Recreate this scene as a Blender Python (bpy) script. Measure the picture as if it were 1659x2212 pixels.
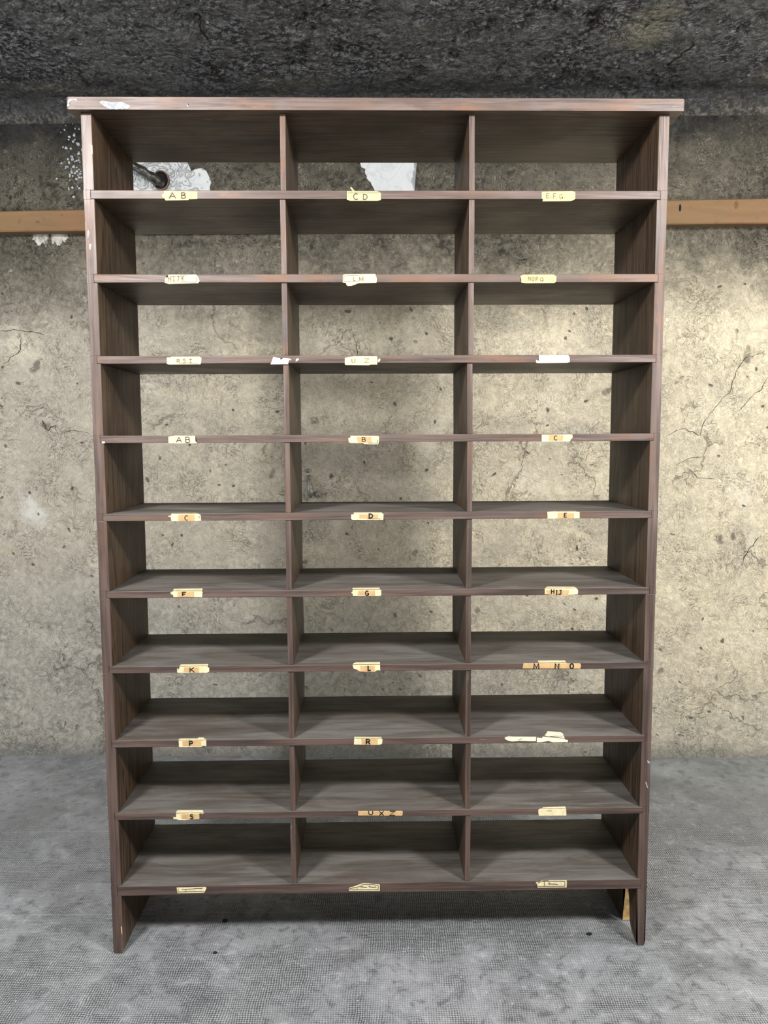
import bpy, bmesh, math, random
from mathutils import Vector, Matrix, noise

random.seed(7)
for o in list(bpy.data.objects):
    bpy.data.objects.remove(o)
scene = bpy.context.scene
COL = scene.collection

# ------------------------------------------------------------------ camera
F_PX = 1685.19
cam_data = bpy.data.cameras.new('camera')
cam = bpy.data.objects.new('camera', cam_data)
COL.objects.link(cam)
cam_data.sensor_fit = 'VERTICAL'
cam_data.sensor_height = 36.0
cam_data.lens = 36.0 * F_PX / 2212.0
cam_data.clip_start = 0.02
R_ = Vector((0.99983546, -0.01764999, -0.00418758))
U_ = Vector((0.00585546, 0.09553212, 0.99540913))
D_ = Vector((0.01716891, 0.99526986, -0.09561975))
cam.matrix_world = Matrix(((R_.x, U_.x, -D_.x, -0.01918), (R_.y, U_.y, -D_.y, -1.79619),
                           (R_.z, U_.z, -D_.z, 1.24755), (0, 0, 0, 1)))
scene.camera = cam

# ------------------------------------------------------------------ light
scene.view_settings.view_transform = 'Standard'
scene.view_settings.look = 'None'
scene.view_settings.gamma = 1.0
scene.view_settings.use_curve_mapping = False
scene.view_settings.exposure = 0.8

world = bpy.data.worlds.new('cellar_daylight')
scene.world = world
world.use_nodes = True
wb = world.node_tree.nodes['Background']
wb.inputs['Color'].default_value = (0.93, 0.97, 1.0, 1)
wb.inputs['Strength'].default_value = 0.06


def area_light(name, loc, target, size_x, size_y, power, color):
    ld = bpy.data.lights.new(name, 'AREA')
    ld.shape = 'RECTANGLE'
    ld.size, ld.size_y = size_x, size_y
    ld.energy = power
    ld.color = color
    ob = bpy.data.objects.new(name, ld)
    COL.objects.link(ob)
    ob.location = loc
    d = Vector(target) - Vector(loc)
    ob.rotation_euler = d.to_track_quat('-Z', 'Y').to_euler()
    return ob


# two ceiling lamps in front of the shelving, unseen lights added at both sides to brighten the wall
area_light('ceiling_lamp_left', (-1.15, -1.6, 2.40), (-0.5, 0.2, 0.9), 0.30, 0.30, 48, (1.0, 0.98, 0.96))
area_light('ceiling_lamp_right', (1.75, -1.7, 2.40), (0.5, 0.2, 0.9), 0.32, 0.32, 62, (1.0, 0.98, 0.96))
area_light('side_fill_right', (3.0, -0.25, 1.55), (0.5, 1.1, 1.25), 1.0, 1.3, 34, (1.0, 0.965, 0.88))
area_light('side_fill_left', (-3.0, -0.1, 1.35), (-0.5, 1.1, 1.1), 1.0, 1.3, 22, (0.98, 0.985, 1.0))
area_light('front_fill', (0.3, -4.0, 1.3), (0.0, 0.2, 1.2), 2.4, 1.6, 12, (0.96, 0.98, 1.0))  # unseen soft fill added for the shelf fronts


def bounce_spot(name, loc, target, power, angle):
    ld = bpy.data.lights.new(name, 'SPOT')
    ld.energy = power
    ld.spot_size = math.radians(angle)
    ld.spot_blend = 0.5
    ld.shadow_soft_size = 0.05
    ld.color = (1.0, 0.985, 0.95)
    ob = bpy.data.objects.new(name, ld)
    COL.objects.link(ob)
    ob.location = loc
    ob.rotation_euler = (Vector(target) - Vector(loc)).to_track_quat('-Z', 'Y').to_euler()
    return ob


# spots added on the floor outside the picture, so its bounce lifts the shelf undersides
bounce_spot('floor_bounce_left', (-1.4, -3.0, 2.3), (-1.25, -2.0, 0.0), 1250, 36)
bounce_spot('floor_bounce_right', (2.0, -3.0, 2.3), (1.8, -2.05, 0.0), 1500, 36)

# ------------------------------------------------------------------ helpers


def mesh_obj(name, bm, mat, parent=None, smooth=False):
    bmesh.ops.recalc_face_normals(bm, faces=bm.faces)
    me = bpy.data.meshes.new(name)
    bm.to_mesh(me)
    bm.free()
    if smooth:
        for p in me.polygons:
            p.use_smooth = True
    for m in (mat if isinstance(mat, (list, tuple)) else [mat]):
        me.materials.append(m)
    ob = bpy.data.objects.new(name, me)
    COL.objects.link(ob)
    if parent is not None:
        ob.parent = parent
    return ob


def tag(ob, label=None, category=None, group=None, kind=None):
    if label:
        ob['label'] = label
    if category:
        ob['category'] = category
    if group:
        ob['group'] = group
    if kind:
        ob['kind'] = kind
    return ob


def empty(name, loc=(0, 0, 0)):
    ob = bpy.data.objects.new(name, None)
    COL.objects.link(ob)
    ob.location = loc
    ob.empty_display_size = 0.1
    return ob


def add_box(bm, x0, x1, y0, y1, z0, z1, bev=0.0):
    vs = [bm.verts.new((x, y, z)) for x in (x0, x1) for y in (y0, y1) for z in (z0, z1)]
    idx = [(0, 1, 3, 2), (4, 6, 7, 5), (0, 4, 5, 1), (2, 3, 7, 6), (0, 2, 6, 4), (1, 5, 7, 3)]
    fs = [bm.faces.new([vs[i] for i in f]) for f in idx]
    if bev:
        es = list({e for f in fs for e in f.edges})
        bmesh.ops.bevel(bm, geom=es, offset=bev, segments=2, profile=0.5, affect='EDGES')


def add_prism(bm, pts, axis, a0, a1):
    """extrude a polygon: axis 'y' takes (x,z) points, 'z' (x,y), 'x' (y,z)"""
    def mk(p, a):
        return {'y': (p[0], a, p[1]), 'z': (p[0], p[1], a), 'x': (a, p[0], p[1])}[axis]
    lo = [bm.verts.new(mk(p, a0)) for p in pts]
    hi = [bm.verts.new(mk(p, a1)) for p in pts]
    n = len(pts)
    fa = bm.faces.new(lo)
    fb = bm.faces.new(hi)
    for i in range(n):
        bm.faces.new((lo[i], lo[(i + 1) % n], hi[(i + 1) % n], hi[i]))
    bmesh.ops.triangulate(bm, faces=[fa, fb])


def add_stroke(bm, pts, w, y0, y1):
    """flat pen stroke along (x,z) points, with mitred joints"""
    n = len(pts)
    if n < 2:
        return
    L, Rr = [], []
    closed = n > 3 and (Vector(pts[0]) - Vector(pts[-1])).length < 1e-7
    for i in range(n):
        p = Vector(pts[i])
        a = Vector(pts[i - 1]) if i > 0 else (Vector(pts[-2]) if closed else None)
        b = Vector(pts[i + 1]) if i < n - 1 else (Vector(pts[1]) if closed else None)
        d1 = (p - a).normalized() if a is not None and (p - a).length > 1e-9 else None
        d2 = (b - p).normalized() if b is not None and (b - p).length > 1e-9 else None
        d1 = d1 or d2
        d2 = d2 or d1
        t = d1 + d2
        t = t.normalized() if t.length > 0.2 else d1
        nrm = Vector((-t.y, t.x))
        k = min(1.6, 1.0 / max(0.4, abs(nrm.dot(Vector((-d1.y, d1.x))))))
        L.append(p + nrm * w * 0.5 * k)
        Rr.append(p - nrm * w * 0.5 * k)
    for i in range(n - 1):
        q = [L[i], L[i + 1], Rr[i + 1], Rr[i]]
        top = [bm.verts.new((v.x, y0, v.y)) for v in q]
        bot = [bm.verts.new((v.x, y1, v.y)) for v in q]
        try:
            bm.faces.new(top)
            bm.faces.new(bot)
            for j in range(4):
                bm.faces.new((top[j], top[(j + 1) % 4], bot[(j + 1) % 4], bot[j]))
        except ValueError:
            pass


def add_tube(bm, pts, radii, seg=16, cap=True):
    rings = []
    n = len(pts)
    for i, p in enumerate(pts):
        p = Vector(p)
        t = (Vector(pts[min(i + 1, n - 1)]) - Vector(pts[max(i - 1, 0)])).normalized()
        ref = Vector((0, 0, 1)) if abs(t.z) < 0.9 else Vector((1, 0, 0))
        a = t.cross(ref).normalized()
        b = t.cross(a)
        rr = radii[i] if isinstance(radii, (list, tuple)) else radii
        rings.append([bm.verts.new(p + (a * math.cos(2 * math.pi * k / seg) + b * math.sin(2 * math.pi * k / seg)) * rr)
                      for k in range(seg)])
    for i in range(n - 1):
        for k in range(seg):
            bm.faces.new((rings[i][k], rings[i][(k + 1) % seg], rings[i + 1][(k + 1) % seg], rings[i + 1][k]))
    if cap:
        bm.faces.new(rings[0])
        bm.faces.new(rings[-1])


# ------------------------------------------------------------------ material toolkit


class NT:
    def __init__(self, name):
        self.mat = bpy.data.materials.new(name)
        self.mat.use_nodes = True
        self.t = self.mat.node_tree
        self.bsdf = self.t.nodes['Principled BSDF']
        self.tc = self.t.nodes.new('ShaderNodeTexCoord')

    def n(self, kind, **props):
        nd = self.t.nodes.new(kind)
        for k, v in props.items():
            setattr(nd, k, v)
        return nd

    def set(self, sock, v):
        if isinstance(v, bpy.types.NodeSocket):
            self.t.links.new(v, sock)
        else:
            if hasattr(sock.default_value, '__len__') and not hasattr(v, '__len__'):
                v = (v,) * len(sock.default_value)
            if hasattr(sock.default_value, '__len__') and len(sock.default_value) == 4 and len(v) == 3:
                v = (*v, 1.0)
            sock.default_value = v

    def math(self, op, a, b=0.0, c=0.0, clamp=False):
        nd = self.n('ShaderNodeMath', operation=op, use_clamp=clamp)
        for i, v in enumerate((a, b, c)):
            self.set(nd.inputs[i], v)
        return nd.outputs[0]

    def mul(self, a, b):
        return self.math('MULTIPLY', a, b)

    def add(self, a, b):
        return self.math('ADD', a, b)

    def step(self, v, lo, hi, a=0.0, b=1.0):
        nd = self.n('ShaderNodeMapRange', interpolation_type='SMOOTHSTEP')
        self.set(nd.inputs['Value'], v)
        self.set(nd.inputs['From Min'], lo)
        self.set(nd.inputs['From Max'], hi)
        self.set(nd.inputs['To Min'], a)
        self.set(nd.inputs['To Max'], b)
        return nd.outputs['Result']

    def vec(self, v, scale=(1, 1, 1), off=(0, 0, 0), rot=(0, 0, 0)):
        nd = self.n('ShaderNodeMapping')
        self.set(nd.inputs['Vector'], v)
        self.set(nd.inputs['Scale'], scale)
        self.set(nd.inputs['Location'], off)
        self.set(nd.inputs['Rotation'], rot)
        return nd.outputs[0]

    def vadd(self, a, b):
        nd = self.n('ShaderNodeVectorMath', operation='ADD')
        self.set(nd.inputs[0], a)
        self.set(nd.inputs[1], b)
        return nd.outputs[0]

    def vscale(self, a, s):
        nd = self.n('ShaderNodeVectorMath', operation='SCALE')
        self.set(nd.inputs[0], a)
        self.set(nd.inputs['Scale'], s)
        return nd.outputs[0]

    def noise(self, v, scale, detail=6.0, rough=0.55, dist=0.0, color=False):
        nd = self.n('ShaderNodeTexNoise')
        self.set(nd.inputs['Vector'], v)
        self.set(nd.inputs['Scale'], scale)
        self.set(nd.inputs['Detail'], detail)
        self.set(nd.inputs['Roughness'], rough)
        self.set(nd.inputs['Distortion'], dist)
        return nd.outputs['Color' if color else 'Fac']

    def voronoi(self, v, scale, feature='F1', rnd=1.0):
        nd = self.n('ShaderNodeTexVoronoi', feature=feature)
        self.set(nd.inputs['Vector'], v)
        self.set(nd.inputs['Scale'], scale)
        self.set(nd.inputs['Randomness'], rnd)
        return nd

    def mix(self, f, a, b, blend='MIX'):
        nd = self.n('ShaderNodeMix', data_type='RGBA', blend_type=blend)
        self.set(nd.inputs[0], f)
        self.set(nd.inputs[6], a)
        self.set(nd.inputs[7], b)
        return nd.outputs[2]

    def sep(self, v):
        nd = self.n('ShaderNodeSeparateXYZ')
        self.set(nd.inputs[0], v)
        return nd.outputs

    def comb(self, x, y, z):
        nd = self.n('ShaderNodeCombineXYZ')
        for i, v in enumerate((x, y, z)):
            self.set(nd.inputs[i], v)
        return nd.outputs[0]

    def ridge(self, noise, width):
        """1 on thin worm-like lines where the noise crosses one half"""
        d = self.math('ABSOLUTE', self.math('SUBTRACT', noise, 0.5))
        return self.step(d, 0.0, width, 1.0, 0.0)

    def bump(self, h, strength, dist, chain=None):
        nd = self.n('ShaderNodeBump')
        self.set(nd.inputs['Height'], h)
        nd.inputs['Strength'].default_value = strength
        nd.inputs['Distance'].default_value = dist
        if chain is not None:
            self.t.links.new(chain, nd.inputs['Normal'])
        return nd.outputs[0]

    def out(self, color, rough=0.8, normal=None, spec=0.3):
        self.set(self.bsdf.inputs['Base Color'], color)
        self.set(self.bsdf.inputs['Roughness'], rough)
        self.set(self.bsdf.inputs['Specular IOR Level'], spec)
        if normal is not None:
            self.t.links.new(normal, self.bsdf.inputs['Normal'])
        return self.mat


# ------------------------------------------------------------------ plaster wall


def plaster_material():
    m = NT('cellar_plaster')
    P = m.tc.outputs['Object']
    x, y, z = m.sep(P)
    warp = m.vscale(m.noise(P, 3.0, 4, color=True), 0.25)
    PW = m.vadd(P, warp)
    big = m.noise(P, 1.3, 5, 0.6)
    mid = m.noise(P, 6.0, 8, 0.65)
    fine = m.noise(P, 42.0, 10, 0.7, 0.6)
    grit = m.noise(P, 160.0, 4, 0.6)
    # base: warm cream plaster drifting to a greyer tone on the left
    tone = m.step(m.add(m.mul(x, 0.28), m.add(m.mul(mid, 0.5), m.mul(big, 1.1))), 0.45, 1.15)
    base = m.mix(tone, (0.49, 0.45, 0.375), (0.72, 0.64, 0.475))
    base = m.mix(m.step(fine, 0.40, 0.62), m.mix(0.32, base, (0.22, 0.20, 0.155)), base)
    base = m.mix(m.mul(m.step(fine, 0.60, 0.70), 0.35), base, (0.75, 0.70, 0.58))
    base = m.mix(m.mul(m.step(mid, 0.58, 0.72), 0.45), base, (0.40, 0.365, 0.285))
    stn = m.noise(m.vec(P, (1.0, 1.0, 1.5), (7.7, 0, 2.3)), 2.6, 9, 0.68, 0.5)
    base = m.mix(m.mul(m.step(stn, 0.50, 0.66), 0.50), base, (0.37, 0.345, 0.29))
    base = m.mix(m.mul(m.step(stn, 0.44, 0.34), 0.5), base, (0.75, 0.69, 0.55))
    och = m.noise(m.vec(P, (1, 1, 1), (1.9, 0, 5.1)), 6.0, 7, 0.65, 0.6)
    base = m.mix(m.mul(m.step(och, 0.63, 0.72), 0.35), base, (0.46, 0.34, 0.17))
    # pale limewash blotches
    blo = m.noise(m.vec(P, (1, 1, 1), (3.1, 0, 1.7)), 3.2, 7, 0.6, 0.4)
    base = m.mix(m.mul(m.step(blo, 0.62, 0.72), 0.55), base, (0.72, 0.73, 0.70))
    # worm-like trowel crazing
    wn = m.noise(PW, 30.0, 5, 0.6, 1.2)
    worms = m.mul(m.ridge(wn, 0.022), m.step(m.noise(P, 7.0, 3), 0.45, 0.62))
    base = m.mix(m.mul(worms, 0.50), base, (0.10, 0.085, 0.06))
    wf = m.noise(PW, 75.0, 4, 0.6, 0.9)
    fineworms = m.mul(m.ridge(wf, 0.05), m.step(m.noise(P, 11.0, 4), 0.34, 0.58))
    base = m.mix(m.mul(fineworms, 0.55), base, (0.15, 0.13, 0.09))
    lit = m.step(m.noise(PW, 95.0, 3, 0.6, 0.8), 0.56, 0.68)
    base = m.mix(m.mul(lit, 0.22), base, (0.80, 0.76, 0.62))
    # long cracks
    vo = m.voronoi(m.vadd(P, m.vscale(m.noise(P, 5.0, 8, 0.65, color=True), 0.35)), 2.1, 'DISTANCE_TO_EDGE')
    crk = m.mul(m.step(vo.outputs['Distance'], 0.0, 0.012, 1.0, 0.0), m.step(m.noise(P, 2.3, 2), 0.50, 0.60))
    base = m.mix(m.mul(crk, 0.40), base, (0.10, 0.085, 0.065))
    # pits
    pv = m.voronoi(PW, 26.0)
    pr = m.sep(pv.outputs['Color'])[0]
    pit = m.mul(m.step(pv.outputs['Distance'], 0.10, 0.22, 1.0, 0.0), m.step(pr, 0.80, 0.86))
    base = m.mix(m.mul(pit, 0.85), base, (0.085, 0.072, 0.055))
    pv2 = m.voronoi(PW, 9.0)
    pr2 = m.sep(pv2.outputs['Color'])[1]
    pit2 = m.mul(m.step(pv2.outputs['Distance'], 0.08, 0.24, 1.0, 0.0), m.step(pr2, 0.84, 0.9))
    pit2 = m.mul(pit2, m.step(fine, 0.42, 0.56))
    base = m.mix(m.mul(pit2, 0.8), base, (0.12, 0.105, 0.085))
    # sooty band under the ceiling with peeling flakes
    zz = m.add(z, m.add(m.mul(m.math('SUBTRACT', big, 0.5), 0.45), m.mul(m.math('SUBTRACT', mid, 0.5), 0.30)))
    soot = m.step(m.math('SUBTRACT', zz, m.mul(x, 0.02)), 1.60, 2.00)
    dark = m.mix(m.step(fine, 0.38, 0.64), (0.030, 0.028, 0.023), (0.125, 0.113, 0.088))
    fl = m.noise(PW, 48.0, 6, 0.66, 1.6)
    flakes = m.mul(m.ridge(fl, 0.055), m.step(m.noise(P, 9.0, 4), 0.40, 0.6))
    dark = m.mix(m.mul(flakes, 0.75), dark, (0.46, 0.42, 0.33))
    chips = m.step(m.noise(PW, 20.0, 8, 0.7), 0.64, 0.70)
    dark = m.mix(m.mul(chips, 0.7), dark, (0.50, 0.46, 0.37))
    # light patches of paint left on the right-hand side of the band
    soot = m.mul(soot, m.step(m.add(m.mul(m.math('ABSOLUTE', m.math('SUBTRACT', x, 0.9)), 0.6), m.mul(mid, 0.5)), 0.1, 0.55, 0.72, 1.0))
    base = m.mix(soot, base, dark)
    # black tone towards the vault
    blk = m.step(m.add(zz, m.mul(m.math('SUBTRACT', fine, 0.5), 0.5)), 2.18, 2.42)
    base = m.mix(blk, base, m.mix(m.mul(chips, 0.5), (0.022, 0.022, 0.022), (0.20, 0.20, 0.18)))
    # rising damp near the floor: greyer and more pitted
    damp = m.step(m.add(z, m.add(m.mul(m.math('SUBTRACT', big, 0.5), 0.9), m.mul(x, 0.12))), 0.18, 0.85, 1.0, 0.0)
    dampc = m.mix(m.step(fine, 0.35, 0.62), (0.21, 0.205, 0.185), (0.40, 0.40, 0.375))
    base = m.mix(m.mul(damp, 0.50), base, dampc)
    dw = m.noise(PW, 22.0, 6, 0.65, 1.0)
    dwm = m.mul(m.mul(m.ridge(dw, 0.03), damp), m.step(m.noise(P, 5.0, 3), 0.46, 0.6))
    base = m.mix(m.mul(dwm, 0.38), base, (0.045, 0.04, 0.033))
    foot = m.step(m.add(z, m.mul(m.math('SUBTRACT', mid, 0.5), 0.10)), 0.0, 0.085, 1.0, 0.0)
    base = m.mix(m.mul(foot, 0.6), base, (0.13, 0.13, 0.125))
    base = m.mix(m.mul(m.step(grit, 0.5, 0.75), 0.18), base, (0.10, 0.09, 0.07))
    # relief
    h = m.add(m.mul(fine, 0.55), m.add(m.mul(mid, 0.8), m.mul(grit, 0.10)))
    h = m.math('SUBTRACT', h, m.add(m.mul(worms, 0.18), m.add(m.mul(pit, 0.45), m.add(m.mul(crk, 0.3), m.mul(pit2, 0.3)))))
    h = m.add(h, m.mul(m.mul(m.add(flakes, chips), soot), 0.35))
    nb = m.bump(h, 0.85, 0.016)
    return m.out(base, 0.92, nb, 0.15)


def ceiling_material():
    m = NT('sooty_concrete')
    P = m.tc.outputs['Object']
    x, y, z = m.sep(P)
    warp = m.vscale(m.noise(P, 5.0, 4, color=True), 0.12)
    PW = m.vadd(P, warp)
    big = m.noise(P, 2.6, 6, 0.6)
    mid = m.noise(P, 11.0, 8, 0.68, 0.4)
    fine = m.noise(PW, 60.0, 8, 0.70)
    grit = m.noise(P, 190.0, 4, 0.65)
    rough_mask = m.step(m.add(m.mul(mid, 0.7), m.mul(big, 0.7)), 0.66, 0.78)
    smooth_c = m.mix(m.step(fine, 0.42, 0.60), (0.070, 0.072, 0.073), (0.175, 0.176, 0.174))
    rough_c = m.mix(m.step(fine, 0.45, 0.58), (0.010, 0.010, 0.013), (0.24, 0.245, 0.26))
    col = m.mix(rough_mask, smooth_c, rough_c)
    yel = m.noise(m.vec(P, (1, 1, 1), (1.3, 4.4, 0)), 2.4, 6, 0.6)
    col = m.mix(m.mul(m.step(yel, 0.56, 0.70), 0.55), col, (0.30, 0.28, 0.20))
    col = m.mix(m.step(grit, 0.40, 0.56, 0.55, 0.0), col, (0.018, 0.018, 0.020))
    chips = m.mul(m.step(m.noise(PW, 48.0, 7, 0.72, 0.6), 0.60, 0.66), m.step(grit, 0.3, 0.5, 0.4, 1.0))
    col = m.mix(m.mul(chips, 0.75), col, (0.58, 0.58, 0.56))
    holes = m.step(m.noise(PW, 21.0, 8, 0.72, 0.8), 0.585, 0.64)
    col = m.mix(m.mul(holes, 0.92), col, (0.010, 0.010, 0.012))
    pock = m.step(m.noise(PW, 85.0, 4, 0.65), 0.60, 0.66)
    col = m.mix(m.mul(pock, 0.75), col, (0.014, 0.014, 0.016))
    lines = m.ridge(m.noise(m.vec(P, (1.2, 10.0, 10.0)), 3.0, 4, 0.6, 0.4), 0.015)
    col = m.mix(m.mul(lines, 0.35), col, (0.02, 0.02, 0.022))
    # darkened towards the corner with the wall: light falloff painted into the colour
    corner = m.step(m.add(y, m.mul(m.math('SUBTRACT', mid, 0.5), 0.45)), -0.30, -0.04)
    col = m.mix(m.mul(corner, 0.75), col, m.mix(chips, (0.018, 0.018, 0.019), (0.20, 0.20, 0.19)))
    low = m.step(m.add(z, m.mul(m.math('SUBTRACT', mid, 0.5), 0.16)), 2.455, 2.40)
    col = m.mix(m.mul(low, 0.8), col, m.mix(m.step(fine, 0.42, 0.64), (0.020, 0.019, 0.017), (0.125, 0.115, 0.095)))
    h = m.add(m.mul(fine, 0.5), m.add(m.mul(mid, 0.6), m.mul(chips, 0.25)))
    h = m.math('SUBTRACT', h, m.add(m.mul(holes, 0.5), m.mul(pock, 0.2)))
    nb = m.bump(h, 0.9, 0.012)
    return m.out(col, 0.8, nb, 0.35)


def floor_material():
    m = NT('rolled_cement')
    P = m.tc.outputs['Object']
    x, y, z = m.sep(P)
    big = m.noise(P, 1.6, 6, 0.62, 0.3)
    mid = m.noise(P, 6.5, 8, 0.66, 0.4)
    fine = m.noise(P, 70.0, 6, 0.65)
    hue = m.noise(m.vec(P, (1, 1, 1), (5.2, 1.1, 0)), 2.6, 5, 0.6, color=True)
    t = m.step(m.add(m.mul(big, 0.75), m.mul(mid, 0.6)), 0.46, 0.88)
    col = m.mix(t, (0.100, 0.107, 0.115), (0.30, 0.312, 0.325))
    gr2 = m.noise(P, 26.0, 8, 0.7, 0.5)
    col = m.mix(m.mul(m.step(gr2, 0.54, 0.66), 0.5), col, (0.46, 0.48, 0.495))
    col = m.mix(m.mul(m.step(gr2, 0.49, 0.36), 0.75), col, (0.065, 0.068, 0.074))
    col = m.mix(0.06, col, hue, 'OVERLAY')
    # waffle of the cement roller, worn off in patches
    per = 0.0056
    wob = m.vscale(m.noise(P, 14.0, 4, 0.6, color=True), 0.016)
    Q = m.vec(m.vadd(P, wob), (1, 1, 1), (0, 0, 0), (0, 0, 0.035))
    qx, qy, qz = m.sep(Q)
    k = 2 * math.pi / per
    sx = m.math('SINE', m.mul(qx, k))
    sy = m.math('SINE', m.mul(qy, k))
    dots = m.step(m.add(m.add(sx, sy), m.mul(m.math('SUBTRACT', m.noise(P, 150.0, 3), 0.5), 2.2)), -0.5, 1.3)
    worn = m.step(m.add(m.mul(mid, 0.7), m.mul(m.noise(P, 2.1, 4), 0.5)), 0.50, 0.70, 1.0, 0.0)
    far = m.step(m.add(y, m.mul(mid, 0.3)), 0.80, 1.10, 1.0, 0.0)
    amt = m.mul(m.mul(m.step(worn, 0.0, 1.0, 0.36, 1.0), far), m.step(fine, 0.3, 0.5, 0.55, 1.0))
    cold = m.mix(0.72, col, (0.035, 0.037, 0.040))
    colb = m.mix(0.50, col, (0.66, 0.68, 0.69))
    pat = m.mix(dots, cold, colb)
    col = m.mix(m.mul(amt, 0.95), col, pat)
    # far strip by the wall is trowelled smooth and a little darker
    strip = m.step(m.add(y, m.mul(m.math('SUBTRACT', mid, 0.5), 0.5)), 0.35, 0.85)
    col = m.mix(m.mul(strip, 0.45), col, m.mix(mid, (0.10, 0.105, 0.105), (0.25, 0.26, 0.255)))
    # stains, scuffs and pale specks
    st = m.noise(m.vec(P, (1, 1, 1), (2.0, 7.0, 0)), 4.0, 7, 0.65, 0.8)
    col = m.mix(m.mul(m.step(st, 0.60, 0.72), 0.45), col, (0.060, 0.062, 0.066))
    scr = m.ridge(m.noise(m.vec(P, (2, 7, 1), (0, 0, 0), (0, 0, 0.5)), 2.5, 4, 0.6, 0.8), 0.006)
    col = m.mix(m.mul(m.mul(scr, m.step(mid, 0.5, 0.6)), 0.25), col, (0.5, 0.52, 0.53))
    sp = m.voronoi(P, 38.0)
    spk = m.mul(m.step(sp.outputs['Distance'], 0.04, 0.09, 1.0, 0.0), m.step(m.sep(sp.outputs['Color'])[0], 0.9, 0.95))
    col = m.mix(spk, col, (0.62, 0.64, 0.65))
    # daywork joints across the floor
    jy = m.add(y, m.mul(m.math('SUBTRACT', m.noise(P, 3.0, 3), 0.5), 0.012))
    for pos in (0.16, 0.40, 0.60):
        j = m.mul(m.step(m.math('ABSOLUTE', m.math('SUBTRACT', jy, pos)), 0.0, 0.004, 1.0, 0.0), m.step(big, 0.42, 0.55))
        col = m.mix(m.mul(j, 0.22), col, (0.50, 0.52, 0.53))
    h = m.add(m.mul(m.mul(dots, amt), 0.5), m.add(m.mul(fine, 0.25), m.mul(mid, 0.8)))
    nb = m.bump(h, 0.6, 0.004)
    return m.out(col, m.step(mid, 0.3, 0.7, 0.55, 0.8), nb, 0.4)


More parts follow.
